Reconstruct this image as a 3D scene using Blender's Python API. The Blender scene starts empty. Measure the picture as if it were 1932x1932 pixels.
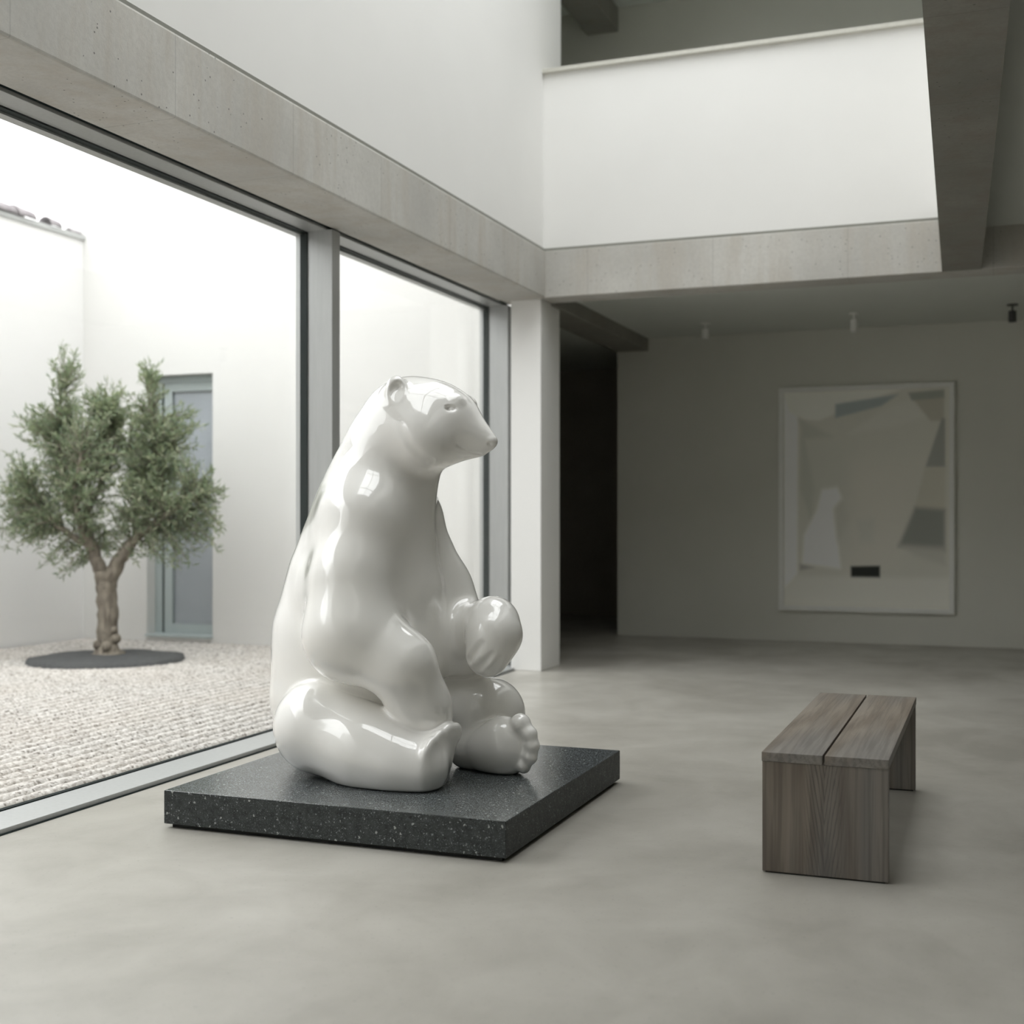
import bpy, bmesh, math, random
import numpy as np
from mathutils import Vector, Matrix

C = bpy.context.scene.collection
scene = bpy.context.scene
R = math.radians

# ------------------------------------------------------------------ camera
cam = bpy.data.cameras.new('camera')
cam_o = bpy.data.objects.new('camera', cam); C.objects.link(cam_o)
cam_o.location = (0, 0, 1.3)
cam_o.rotation_euler = (R(90), 0, R(20.8734))
cam.sensor_width = 36; cam.lens = 44.515; cam.shift_y = 0.00414
cam.clip_start = 0.05; cam.clip_end = 200
cam.dof.use_dof = True; cam.dof.focus_distance = 5.4; cam.dof.aperture_fstop = 1.8
scene.camera = cam_o

# ------------------------------------------------------------------ overcast sky
SKY = 2.6
w = bpy.data.worlds.new('sky'); scene.world = w; w.use_nodes = True
nt = w.node_tree; nt.nodes.clear()
tc = nt.nodes.new('ShaderNodeTexCoord'); sp = nt.nodes.new('ShaderNodeSeparateXYZ')
rp = nt.nodes.new('ShaderNodeValToRGB'); bg = nt.nodes.new('ShaderNodeBackground'); ow = nt.nodes.new('ShaderNodeOutputWorld')
nt.links.new(tc.outputs['Generated'], sp.inputs[0]); nt.links.new(sp.outputs['Z'], rp.inputs[0])
rp.color_ramp.elements[0].position = 0.0; rp.color_ramp.elements[0].color = (0.635, 0.64, 0.64, 1)
rp.color_ramp.elements[1].position = 0.8; rp.color_ramp.elements[1].color = (0.97, 0.98, 0.985, 1)
nt.links.new(rp.outputs[0], bg.inputs[0]); bg.inputs[1].default_value = SKY
nt.links.new(bg.outputs[0], ow.inputs[0])

def portal(name, loc, rot, sx, sy):        # tells the sampler where the sky comes in
    l = bpy.data.lights.new(name, 'AREA'); l.shape = 'RECTANGLE'; l.size = sx; l.size_y = sy
    l.cycles.is_portal = True
    o = bpy.data.objects.new(name, l); C.objects.link(o); o.location = loc; o.rotation_euler = rot
portal('skylight_opening', (-1.95, 5.7, 7.08), (0, 0, 0), 3.0, 8.0)
portal('window_opening', (-4.13, 3.0, 1.58), (0, R(-90), 0), 3.06, 14.0)

scene.view_settings.view_transform = 'Standard'; scene.view_settings.look = 'None'
scene.view_settings.exposure = 0.95; scene.view_settings.gamma = 1.0
scene.view_settings.use_curve_mapping = False
scene.cycles.max_bounces = 14; scene.cycles.diffuse_bounces = 8; scene.cycles.glossy_bounces = 5
scene.cycles.transparent_max_bounces = 24; scene.cycles.caustics_reflective = False

# ------------------------------------------------------------------ helpers
def tag(o, label=None, cat=None, group=None, kind=None):
    if label: o['label'] = label
    if cat: o['category'] = cat
    if group: o['group'] = group
    if kind: o['kind'] = kind
    return o
def empty(name, loc, rz=0, parent=None):
    o = bpy.data.objects.new(name, None); C.objects.link(o); o.location = loc; o.rotation_euler = (0, 0, rz)
    o.empty_display_size = 0.1
    if parent: o.parent = parent
    return o
def link(name, me, mat, parent=None, loc=None):
    o = bpy.data.objects.new(name, me); C.objects.link(o)
    if mat: me.materials.append(mat)
    if parent: o.parent = parent
    if loc is not None: o.location = loc
    return o
def bm_obj(name, bm, mat, parent=None, loc=None, smooth=False):
    me = bpy.data.meshes.new(name); bm.normal_update(); bm.to_mesh(me); bm.free()
    if smooth:
        for p in me.polygons: p.use_smooth = True
    return link(name, me, mat, parent, loc)
def add_box(bm, x0, x1, y0, y1, z0, z1, bev=0.0, seg=2):
    vs = [bm.verts.new((x, y, z)) for x in (x0, x1) for y in (y0, y1) for z in (z0, z1)]
    fs = [(0, 1, 3, 2), (4, 6, 7, 5), (0, 4, 5, 1), (2, 3, 7, 6), (0, 2, 6, 4), (1, 5, 7, 3)]
    ff = [bm.faces.new([vs[i] for i in f]) for f in fs]
    if bev > 0:
        es = list({e for f in ff for e in f.edges})
        bmesh.ops.bevel(bm, geom=es, offset=bev, segments=seg, affect='EDGES', profile=0.6)
def add_prism(bm, poly, z0, z1):           # poly counter-clockwise in XY
    a = [bm.verts.new((x, y, z0)) for x, y in poly]; b = [bm.verts.new((x, y, z1)) for x, y in poly]
    bm.faces.new(a[::-1]); bm.faces.new(b)
    for i in range(len(poly)):
        j = (i + 1) % len(poly); bm.faces.new((a[i], a[j], b[j], b[i]))
def box(name, x0, x1, y0, y1, z0, z1, mat, parent=None, bev=0.0, org=None):
    """a box in world coordinates; its origin sits at the base centre"""
    ox, oy, oz = org if org else ((x0 + x1) / 2, (y0 + y1) / 2, z0)
    bm = bmesh.new(); add_box(bm, x0 - ox, x1 - ox, y0 - oy, y1 - oy, z0 - oz, z1 - oz, bev)
    p = Vector((0, 0, 0))
    if parent: p = parent_world(parent)
    return bm_obj(name, bm, mat, parent, Vector((ox, oy, oz)) - p)
def parent_world(o):
    v = Vector(o.location)
    while o.parent: o = o.parent; v += Vector(o.location)
    return v
def struct(name, boxes, mat, bev=0.0, parent=None):
    bm = bmesh.new()
    for b in boxes: add_box(bm, *b, bev=bev)
    o = bm_obj(name, bm, mat, parent)
    if not parent: o['kind'] = 'structure'
    return o
def add_tube(bm, pts, rad, n=8, cap=True):
    rings = []
    up = Vector((0.13, 0.31, 0.94))
    for i, p in enumerate(pts):
        p = Vector(p)
        d = (Vector(pts[min(i + 1, len(pts) - 1)]) - Vector(pts[max(i - 1, 0)])).normalized()
        u = d.cross(up)
        if u.length < 1e-3: u = d.cross(Vector((1, 0, 0)))
        u.normalize(); v = d.cross(u)
        rings.append([bm.verts.new(p + (u * math.cos(t) + v * math.sin(t)) * rad[i]) for t in [2 * math.pi * k / n for k in range(n)]])
    for a, b in zip(rings[:-1], rings[1:]):
        for k in range(n): bm.faces.new((a[k], b[k], b[(k + 1) % n], a[(k + 1) % n]))
    if cap: bm.faces.new(rings[0]); bm.faces.new(rings[-1][::-1])

# ------------------------------------------------------------------ materials
class NT:
    def __init__(s, name):
        s.m = bpy.data.materials.new(name); s.m.use_nodes = True; s.t = s.m.node_tree
        s.b = s.t.nodes['Principled BSDF']; s.out = s.t.nodes['Material Output']
    def n(s, ty, **kw):
        q = s.t.nodes.new('ShaderNode' + ty)
        for k, v in kw.items(): setattr(q, k, v)
        return q
    def l(s, a, b): s.t.links.new(a, b)
    def set(s, **kw):
        for k, v in kw.items(): s.b.inputs[k.replace('_', ' ')].default_value = v
    def coord(s, scale=(1, 1, 1), obj=False):
        tc = s.n('TexCoord'); mp = s.n('Mapping'); mp.inputs['Scale'].default_value = scale
        s.l(tc.outputs['Object'] if obj else s.n('NewGeometry').outputs['Position'], mp.inputs[0]); return mp.outputs[0]
    def noise(s, co, scale, detail=4, rough=0.55, dist=0.0):
        q = s.n('TexNoise'); s.l(co, q.inputs['Vector']); q.inputs['Scale'].default_value = scale
        q.inputs['Detail'].default_value = detail; q.inputs['Roughness'].default_value = rough; q.inputs['Distortion'].default_value = dist
        return q.outputs['Fac']
    def ramp(s, fac, *stops, interp='LINEAR'):
        q = s.n('ValToRGB'); s.l(fac, q.inputs[0]); e = q.color_ramp.elements; q.color_ramp.interpolation = interp
        while len(e) < len(stops): e.new(0.5)
        for i, (p, c) in enumerate(stops):
            e[i].position = p; e[i].color = (*c, 1) if isinstance(c, tuple) else (c, c, c, 1)
        return q.outputs[0]
    def mix(s, fac, a, b, mode='MIX'):
        q = s.n('Mix', data_type='RGBA', blend_type=mode)
        for x, i in ((fac, 0), (a, 6), (b, 7)):
            if isinstance(x, (int, float)): q.inputs[i].default_value = x
            elif isinstance(x, tuple): q.inputs[i].default_value = (*x, 1)
            else: s.l(x, q.inputs[i])
        return q.outputs[2]
    def math(s, op, a, b=0.0):
        q = s.n('Math', operation=op)
        for x, i in ((a, 0), (b, 1)):
            if isinstance(x, (int, float)): q.inputs[i].default_value = x
            else: s.l(x, q.inputs[i])
        return q.outputs[0]
    def bump(s, h, strength=0.2, dist=0.01):
        q = s.n('Bump'); q.inputs['Strength'].default_value = strength; q.inputs['Distance'].default_value = dist
        s.l(h, q.inputs['Height']); s.l(q.outputs[0], s.b.inputs['Normal'])
    def color(s, c): s.l(c, s.b.inputs['Base Color'])

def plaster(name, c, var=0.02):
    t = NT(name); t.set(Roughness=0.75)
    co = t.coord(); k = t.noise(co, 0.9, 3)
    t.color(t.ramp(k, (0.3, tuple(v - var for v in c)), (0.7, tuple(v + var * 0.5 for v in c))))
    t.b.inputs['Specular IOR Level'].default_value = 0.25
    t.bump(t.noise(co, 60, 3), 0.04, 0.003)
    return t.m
M = {}
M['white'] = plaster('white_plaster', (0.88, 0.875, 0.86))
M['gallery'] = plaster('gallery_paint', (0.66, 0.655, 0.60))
M['render'] = plaster('courtyard_render', (0.67, 0.665, 0.65), 0.015)
M['garden'] = plaster('garden_render', (0.78, 0.775, 0.77), 0.015)
M['dim'] = plaster('dim_wall_paint', (0.66, 0.655, 0.62))
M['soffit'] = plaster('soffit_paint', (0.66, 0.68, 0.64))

def concrete(name, lo, hi, stain, axis='Y', off=4.86):
    t = NT(name); t.set(Roughness=0.7)
    co = t.coord(); big = t.noise(co, 1.3, 5)
    st = t.noise(t.coord((2.6, 2.6, 0.35)), 2.2, 4, 0.6)
    base = t.ramp(big, (0.32, lo), (0.68, hi))
    base = t.mix(t.ramp(st, (0.46, 0.0), (0.66, 0.55)), base, stain)
    fine = t.noise(co, 45, 4, 0.7)
    base = t.mix(t.ramp(fine, (0.35, 0.22), (0.6, 0.0)), base, tuple(v * 0.7 for v in lo))
    vo = t.n('TexVoronoi'); t.l(co, vo.inputs['Vector']); vo.inputs['Scale'].default_value = 23
    pin = t.math('LESS_THAN', vo.outputs['Distance'], 0.105)
    cl = t.math('GREATER_THAN', t.noise(co, 1.1, 2), 0.445)
    sel = t.n('SeparateColor'); t.l(vo.outputs['Color'], sel.inputs[0])
    pin = t.math('MULTIPLY', t.math('MULTIPLY', pin, cl), t.math('GREATER_THAN', sel.outputs[0], 0.2))
    base = t.mix(t.math('MULTIPLY', pin, 0.75), base, (0.07, 0.07, 0.065))
    sx = t.n('SeparateXYZ'); t.l(co, sx.inputs[0])
    q = t.math('SUBTRACT', t.math('FRACT', t.math('ADD', t.math('MULTIPLY', t.math('SUBTRACT', sx.outputs[axis], off), 1 / 1.04), 100.5)), 0.5)
    jt = t.math('LESS_THAN', t.math('ABSOLUTE', q), 0.0032)
    base = t.mix(t.math('MULTIPLY', jt, 0.28), base, tuple(v * 0.4 for v in lo))
    t.color(base)
    t.bump(t.math('SUBTRACT', fine, pin), 0.25, 0.004)
    return t.m
M['concrete'] = concrete('board_concrete', (0.50, 0.49, 0.46), (0.63, 0.618, 0.583), (0.50, 0.46, 0.40))
M['concrete_x'] = concrete('board_concrete_cross', (0.50, 0.49, 0.46), (0.63, 0.618, 0.583), (0.50, 0.46, 0.40), 'X', -2.09)
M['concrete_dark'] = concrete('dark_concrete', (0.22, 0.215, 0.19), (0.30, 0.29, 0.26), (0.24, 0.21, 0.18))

def floor_mat():
    t = NT('polished_concrete'); co = t.coord()
    a = t.noise(co, 0.75, 5, 0.55, 0.6); b = t.noise(t.coord((1.25, 1, 1)), 2.2, 5, 0.6, 0.5)
    m = t.math('ADD', t.math('MULTIPLY', a, 0.65), t.math('MULTIPLY', b, 0.35))
    c = t.ramp(m, (0.36, (0.305, 0.29, 0.256)), (0.5, (0.39, 0.374, 0.336)), (0.64, (0.47, 0.453, 0.412)))
    sp = t.noise(co, 70, 2, 0.6)
    c = t.mix(t.ramp(sp, (0.64, 0.0), (0.72, 0.35)), c, (0.16, 0.155, 0.14))
    t.color(c)
    t.l(t.ramp(m, (0.35, 0.40), (0.65, 0.28)), t.b.inputs['Roughness'])
    t.b.inputs['Specular IOR Level'].default_value = 0.5
    t.bump(t.noise(co, 9, 4), 0.03, 0.01)
    return t.m
M['floor'] = floor_mat()

def metal(name, c, r, mt=0.6):
    t = NT(name); t.set(Roughness=r, Metallic=mt)
    k = t.noise(t.coord((8, 8, 0.6)), 6, 3)
    t.color(t.ramp(k, (0.3, tuple(v * 0.93 for v in c)), (0.7, c))); return t.m
M['frame'] = metal('anodised_frame', (0.47, 0.48, 0.475), 0.42, 0.35)
M['door_frame'] = metal('door_frame_paint', (0.42, 0.475, 0.475), 0.4, 0.1)
M['reveal'] = metal('painted_gap_shade', (0.26, 0.26, 0.23), 0.6, 0.0)
M['gasket_and_gap'] = metal('rubber_and_gap_shade', (0.007, 0.014, 0.014), 0.5, 0.0)  # black of the rubber seals, and of the shade painted into gaps
M['gasket_and_gap'].node_tree.nodes['Principled BSDF'].inputs['Specular IOR Level'].default_value = 0.08
M['lip'] = metal('parapet_cap', (0.62, 0.61, 0.55), 0.55, 0.0)

def glass(name, tint, refl):
    t = NT(name); t.t.nodes.remove(t.b)
    tr = t.n('BsdfTransparent'); gl = t.n('BsdfGlossy'); mx = t.n('MixShader')
    tr.inputs[0].default_value = (*tint, 1); gl.inputs['Roughness'].default_value = 0.0
    ge = t.n('NewGeometry'); dt = t.n('VectorMath', operation='DOT_PRODUCT')
    t.l(ge.outputs['Normal'], dt.inputs[0]); t.l(ge.outputs['Incoming'], dt.inputs[1])
    cs = t.math('ABSOLUTE', dt.outputs['Value'])
    sch = t.math('ADD', t.math('MULTIPLY', t.math('POWER', t.math('SUBTRACT', 1.0, cs), 5.0), 0.96), 0.04)
    t.l(t.math('MULTIPLY', sch, refl), mx.inputs[0])
    t.l(tr.outputs[0], mx.inputs[1]); t.l(gl.outputs[0], mx.inputs[2]); t.l(mx.outputs[0], t.out.inputs[0])
    return t.m
M['glass'] = glass('window_glass', (0.985, 0.99, 0.985), 1.0)
M['sky_glass'] = glass('skylight_glass', (0.95, 0.955, 0.95), 1.0)
M['door_glass'] = glass('door_glass', (0.95, 0.965, 0.97), 1.5)

def terrazzo():
    t = NT('dark_terrazzo'); co = t.coord(obj=True)
    nz = t.n('TexNoise'); t.l(co, nz.inputs['Vector']); nz.inputs['Scale'].default_value = 130; nz.inputs['Detail'].default_value = 2
    vs = t.n('VectorMath', operation='SCALE'); t.l(nz.outputs['Color'], vs.inputs[0]); vs.inputs['Scale'].default_value = 0.014
    va = t.n('VectorMath', operation='ADD'); t.l(co, va.inputs[0]); t.l(vs.outputs[0], va.inputs[1]); co = va.outputs[0]
    base = t.ramp(t.noise(co, 30, 5, 0.7), (0.35, (0.018, 0.022, 0.022)), (0.65, (0.05, 0.056, 0.056)))
    c = base
    for sc, th, sl, col in ((38, 0.19, 0.66, (0.36, 0.38, 0.36)), (85, 0.26, 0.74, (0.22, 0.24, 0.24)), (190, 0.30, 0.45, (0.13, 0.145, 0.148))):
        vo = t.n('TexVoronoi'); t.l(co, vo.inputs['Vector']); vo.inputs['Scale'].default_value = sc
        se = t.n('SeparateColor'); t.l(vo.outputs['Color'], se.inputs[0])
        k = t.math('MULTIPLY', t.math('LESS_THAN', vo.outputs['Distance'], th), t.math('GREATER_THAN', se.outputs[0], sl))
        c = t.mix(k, c, col)
    vo = t.n('TexVoronoi'); t.l(co, vo.inputs['Vector']); vo.inputs['Scale'].default_value = 24
    se = t.n('SeparateColor'); t.l(vo.outputs['Color'], se.inputs[0])
    k = t.math('MULTIPLY', t.math('LESS_THAN', vo.outputs['Distance'], 0.1), t.math('GREATER_THAN', se.outputs[1], 0.6))
    c = t.mix(k, c, (0.008, 0.009, 0.008))
    # polished top, honed sides; the top's extra pale flakes also paint its sky sheen
    ge = t.n('NewGeometry'); sn = t.n('SeparateXYZ'); t.l(ge.outputs['True Normal'], sn.inputs[0])
    top = t.math('GREATER_THAN', sn.outputs['Z'], 0.6)
    vo = t.n('TexVoronoi'); t.l(co, vo.inputs['Vector']); vo.inputs['Scale'].default_value = 210
    se = t.n('SeparateColor'); t.l(vo.outputs['Color'], se.inputs[0])
    k = t.math('MULTIPLY', t.math('MULTIPLY', t.math('LESS_THAN', vo.outputs['Distance'], 0.36), t.math('GREATER_THAN', se.outputs[2], 0.35)), top)
    c = t.mix(k, c, (0.29, 0.32, 0.34))
    t.color(c)
    t.l(t.ramp(top, (0.0, 0.5), (1.0, 0.2)), t.b.inputs['Roughness'])
    t.l(t.ramp(top, (0.0, 0.35), (1.0, 1.0)), t.b.inputs['Specular IOR Level'])
    return t.m
M['terrazzo'] = terrazzo()
M['black'] = metal('black_shadow_gap', (0.012, 0.012, 0.011), 0.7, 0.0)

def ceramic():
    t = NT('glazed_ceramic'); t.set(Roughness=0.22)
    k = t.noise(t.coord(obj=True), 1.6, 3)
    t.color(t.ramp(k, (0.35, (0.86, 0.85, 0.82)), (0.65, (0.89, 0.88, 0.86))))
    t.b.inputs['Coat Weight'].default_value = 1.0; t.b.inputs['Coat Roughness'].default_value = 0.02; t.b.inputs['Coat IOR'].default_value = 1.75
    t.b.inputs['Specular IOR Level'].default_value = 0.3
    return t.m
M['ceramic'] = ceramic()

def wood(name, axis, lift=1.0):
    t = NT(name); sc = [9.0, 9.0, 9.0]; sc[axis] = 0.9
    co = t.coord(tuple(sc), obj=True)
    g = t.noise(co, 0.9, 5, 0.6, 0.8)
    hue = t.noise(t.coord(tuple(v * 0.8 for v in sc), obj=True), 0.7, 2)
    rings = t.math('SINE', t.math('MULTIPLY', t.noise(co, 0.28, 1, 0.4, 0.3), 95.0))
    m = t.math('ADD', g, t.math('MULTIPLY', rings, 0.055))
    c = t.ramp(m, (0.28, (0.120, 0.096, 0.075)), (0.5, (0.178, 0.153, 0.126)), (0.72, (0.235, 0.207, 0.175)))
    if axis == 2:       # nested V figure in the upright boards
        sx = t.n('SeparateXYZ'); tcn = t.n('TexCoord'); t.l(tcn.outputs['Object'], sx.inputs[0])
        wx = t.math('ADD', sx.outputs['X'], t.math('MULTIPLY', t.math('SUBTRACT', g, 0.5), 0.035))
        ax_ = t.math('ABSOLUTE', wx)
        vv = t.math('SUBTRACT', sx.outputs['Z'], t.math('MULTIPLY', ax_, 6.5))
        ln = t.ramp(t.math('SINE', t.math('MULTIPLY', vv, 75.0)), (0.35, 0.0), (0.95, 0.8))
        ln = t.math('MULTIPLY', ln, t.ramp(ax_, (0.035, 1.0), (0.08, 0.0)))
        c = t.mix(ln, c, (0.06, 0.052, 0.044))
    c = t.mix(t.ramp(hue, (0.42, 0.0), (0.6, 0.6)), c, (0.150, 0.151, 0.151))
    sc2 = [70.0, 70.0, 70.0]; sc2[axis] = 2.0
    f = t.noise(t.coord(tuple(sc2), obj=True), 1.0, 3, 0.6)
    c = t.mix(t.ramp(f, (0.40, 0.35), (0.55, 0.0)), c, (0.045, 0.038, 0.032))
    c = t.mix(1.0, c, (lift, lift * 0.99, lift * 0.98), 'MULTIPLY')
    t.color(c); t.set(Roughness=0.48); t.bump(f, 0.10, 0.002)
    return t.m
M['wood_top'] = wood('grey_stained_wood_long', 1, 1.3); M['wood_leg'] = wood('grey_stained_wood_upright', 2, 1.1)

def gravel():
    t = NT('pale_gravel'); co = t.coord()
    vo = t.n('TexVoronoi'); t.l(co, vo.inputs['Vector']); vo.inputs['Scale'].default_value = 62
    se = t.n('SeparateColor'); t.l(vo.outputs['Color'], se.inputs[0])
    c = t.ramp(se.outputs[0], (0.0, (0.14, 0.125, 0.11)), (0.14, (0.36, 0.335, 0.305)), (0.6, (0.49, 0.465, 0.44)), (1.0, (0.64, 0.62, 0.59)))
    c = t.mix(t.ramp(t.noise(co, 1.2, 4), (0.4, 0.0), (0.7, 0.25)), c, (0.46, 0.40, 0.34))
    t.color(c); t.set(Roughness=0.9); t.bump(vo.outputs['Distance'], 0.45, -0.006)
    return t.m
M['gravel'] = gravel()

def simple(name, lo, hi, scale, rough, bump=0.0, obj=True, stretch=(1, 1, 1)):
    t = NT(name); co = t.coord(stretch, obj); k = t.noise(co, scale, 5, 0.6)
    t.color(t.ramp(k, (0.35, lo), (0.65, hi))); t.set(Roughness=rough)
    if bump: t.bump(k, bump, 0.02)
    return t.m
M['mulch'] = simple('dark_soil', (0.045, 0.048, 0.05), (0.11, 0.112, 0.115), 60, 0.95, 0.8)
M['bark'] = simple('olive_bark', (0.12, 0.10, 0.08), (0.30, 0.265, 0.215), 11, 0.9, 0.8, True, (1.6, 1.6, 0.5))
M['tile'] = simple('weathered_roof_tile', (0.22, 0.20, 0.215), (0.34, 0.315, 0.325), 6, 0.9, 0.2)
M['lamp'] = simple('white_lamp_paint', (0.78, 0.78, 0.75), (0.82, 0.82, 0.79), 4, 0.4)
M['lamp_dark'] = simple('dark_lamp_paint', (0.04, 0.04, 0.04), (0.05, 0.05, 0.05), 4, 0.5)
M['inside'] = simple('door_room_paint', (0.46, 0.475, 0.51), (0.50, 0.515, 0.55), 2, 0.8, 0, False)
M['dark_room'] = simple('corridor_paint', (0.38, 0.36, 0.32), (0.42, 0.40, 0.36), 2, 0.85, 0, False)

def leaf():
    t = NT('olive_leaf')
    at = t.n('Attribute', attribute_name='tone'); f = at.outputs['Fac']
    t.color(t.ramp(f, (0.0, (0.10, 0.165, 0.11)), (0.5, (0.29, 0.345, 0.23)), (1.0, (0.60, 0.60, 0.45))))
    t.set(Roughness=0.5)
    tl = t.n('BsdfTranslucent'); tl.inputs[0].default_value = (0.30, 0.36, 0.18, 1)
    mx = t.n('MixShader'); mx.inputs[0].default_value = 0.38
    t.l(t.b.outputs[0], mx.inputs[1]); t.l(tl.outputs[0], mx.inputs[2]); t.l(mx.outputs[0], t.out.inputs[0])
    return t.m
M['leaf'] = leaf()

# ------------------------------------------------------------------ the room
ROOF = 7.1
struct('floor', [(-4.02, 6.2, -4.2, 11.33, -0.2, 0.0), (-6.7, 6.2, 11.33, 16.4, -0.2, 0.0)], M['floor'])
# beams of board-marked concrete round the atrium
struct('trim_1', [(-3.92, -3.50, -4.0, 9.95, 3.12, 3.51)], M['concrete'], 0.012)
struct('trim_2', [(-3.90, 6.0, 9.95, 10.25, 3.12, 3.51)], M['concrete_x'], 0.008)
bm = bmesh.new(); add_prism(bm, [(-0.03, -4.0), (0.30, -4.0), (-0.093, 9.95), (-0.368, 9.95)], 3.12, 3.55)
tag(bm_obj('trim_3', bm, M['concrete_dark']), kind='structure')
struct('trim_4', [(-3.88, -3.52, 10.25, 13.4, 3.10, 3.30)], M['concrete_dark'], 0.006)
# dark strips painted as the shade gap above the beams, cap of the parapet
struct('trim_5', [(-3.56, -3.508, -4.0, 9.958, 3.51, 3.53)], M['reveal'])
struct('trim_6', [(-3.56, -0.35, 9.958, 10.02, 3.51, 3.53)], M['reveal'])
struct('trim_7', [(-3.60, -0.36, 9.925, 10.17, 4.985, 5.02)], M['lip'], 0.004)
# column and upper walls
struct('column', [(-3.82, -3.55, 9.99, 10.48, 0, 3.12)], M['white'], 0.006)
struct('wall_left', [(-3.95, -3.52, -4.0, 10.0, 3.52, ROOF), (-3.95, -3.54, 10.0, 10.48, 3.51, ROOF)], M['white'])
struct('wall_parapet', [(-3.55, -0.30, 9.97, 10.13, 3.52, 4.985)], M['white'])
bm = bmesh.new(); add_prism(bm, [(-0.02, -4.0), (0.14, -4.0), (-0.20, 9.96), (-0.36, 9.96)], 3.55, 4.985)
tag(bm_obj('wall_gallery_parapet', bm, M['white']), kind='structure')  # out of view, built for its effect on the lighting
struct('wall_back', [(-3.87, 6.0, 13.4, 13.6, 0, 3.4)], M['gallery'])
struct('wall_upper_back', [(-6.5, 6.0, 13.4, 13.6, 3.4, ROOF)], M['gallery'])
struct('wall_right', [(6.0, 6.2, -4.2, 13.6, 0, ROOF)], M['dim'])
struct('wall_front', [(-4.1, 6.2, -4.2, -4.0, 0, ROOF)], M['dim'])
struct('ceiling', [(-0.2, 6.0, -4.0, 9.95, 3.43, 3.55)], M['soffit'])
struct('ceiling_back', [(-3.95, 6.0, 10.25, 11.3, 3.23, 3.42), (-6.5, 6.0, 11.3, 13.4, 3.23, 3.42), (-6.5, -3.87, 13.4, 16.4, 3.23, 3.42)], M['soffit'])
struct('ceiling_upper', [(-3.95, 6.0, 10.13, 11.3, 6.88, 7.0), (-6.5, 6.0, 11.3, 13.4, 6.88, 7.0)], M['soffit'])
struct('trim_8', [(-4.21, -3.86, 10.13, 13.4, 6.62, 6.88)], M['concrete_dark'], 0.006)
# corridor that runs off behind the column
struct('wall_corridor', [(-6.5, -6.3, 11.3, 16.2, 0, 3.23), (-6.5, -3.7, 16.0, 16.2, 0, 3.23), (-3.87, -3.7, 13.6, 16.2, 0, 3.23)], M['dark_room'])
struct('wall_return', [(-4.09, -3.88, 10.26, 11.04, 0, 3.12), (-6.5, -3.9, 11.04, 11.3, 3.3, ROOF), (-6.7, -6.5, 11.04, 13.6, 3.3, ROOF)], M['gallery'])
# roof with a long skylight over the atrium
struct('roof', [(-0.36, 6.2, -4.2, 13.6, ROOF, 7.3), (-4.1, -0.36, 9.75, 11.3, ROOF, 7.3), (-6.7, -0.36, 11.3, 13.6, ROOF, 7.3), (-4.1, -0.36, -4.2, 1.7, ROOF, 7.3), (-4.1, -3.5, 1.7, 9.75, ROOF, 7.3)], M['white'])
struct('skylight_bars', [(-3.5, -0.36, y - 0.05, y + 0.05, ROOF, 7.26) for y in (3.3, 4.9, 6.5, 8.1)] + [(-1.98, -1.88, 1.7, 9.75, ROOF + 0.02, 7.24)], M['white'])

struct('skylight_glass', [(-3.5, -0.36, 1.7, 9.75, ROOF + 0.17, ROOF + 0.18)], M['sky_glass'])

# ------------------------------------------------------------------ the glass wall
win = tag(empty('window_1', (-4.05, 3.0, 0)), kind='structure')
Y0, Y1 = -4.0, 10.24
box('sill_rail', -4.02, -3.79, Y0, Y1, 0.0, 0.022, M['frame'], win, 0.003)
box('sill_gasket', -4.052, -4.022, Y0, Y1, 0.0, 0.026, M['gasket_and_gap'], win)
box('floor_gap_shade', -3.79, -3.774, Y0, 9.98, 0.0, 0.002, M['gasket_and_gap'], win)  # raised dark strip, paints the shadow gap along the sill
box('head_rail', -4.085, -3.945, Y0, Y1, 3.108, 3.15, M['frame'], win, 0.002)
box('head_gap_shade', -3.944, -3.90, Y0, 10.2, 3.125, 3.15, M['gasket_and_gap'], win)  # dark filler, paints the shade in the gap beside the beam
box('head_gasket', -4.125, -4.086, Y0, Y1, 3.10, 3.15, M['gasket_and_gap'], win)
box('outer_frame', -4.185, -4.126, Y0, Y1, 3.09, 3.15, M['frame'], win)
for y in (7.05, 10.13):
    box('mullion', -4.075, -3.90, y, y + 0.10, 0.022, 3.11, M['frame'], win, 0.003)
    box('mullion_gasket', -4.125, -4.075, y - 0.012, y + 0.11, 0.02, 3.09, M['gasket_and_gap'], win)
    box('outer_cap', -4.16, -4.126, y - 0.004, y + 0.104, 0.02, 3.09, M['frame'], win)
for a, b in ((Y0, 7.038), (7.16, 10.118)):
    box('pane', -4.066, -4.056, a, b, 0.026, 3.108, M['glass'], win)

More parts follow.
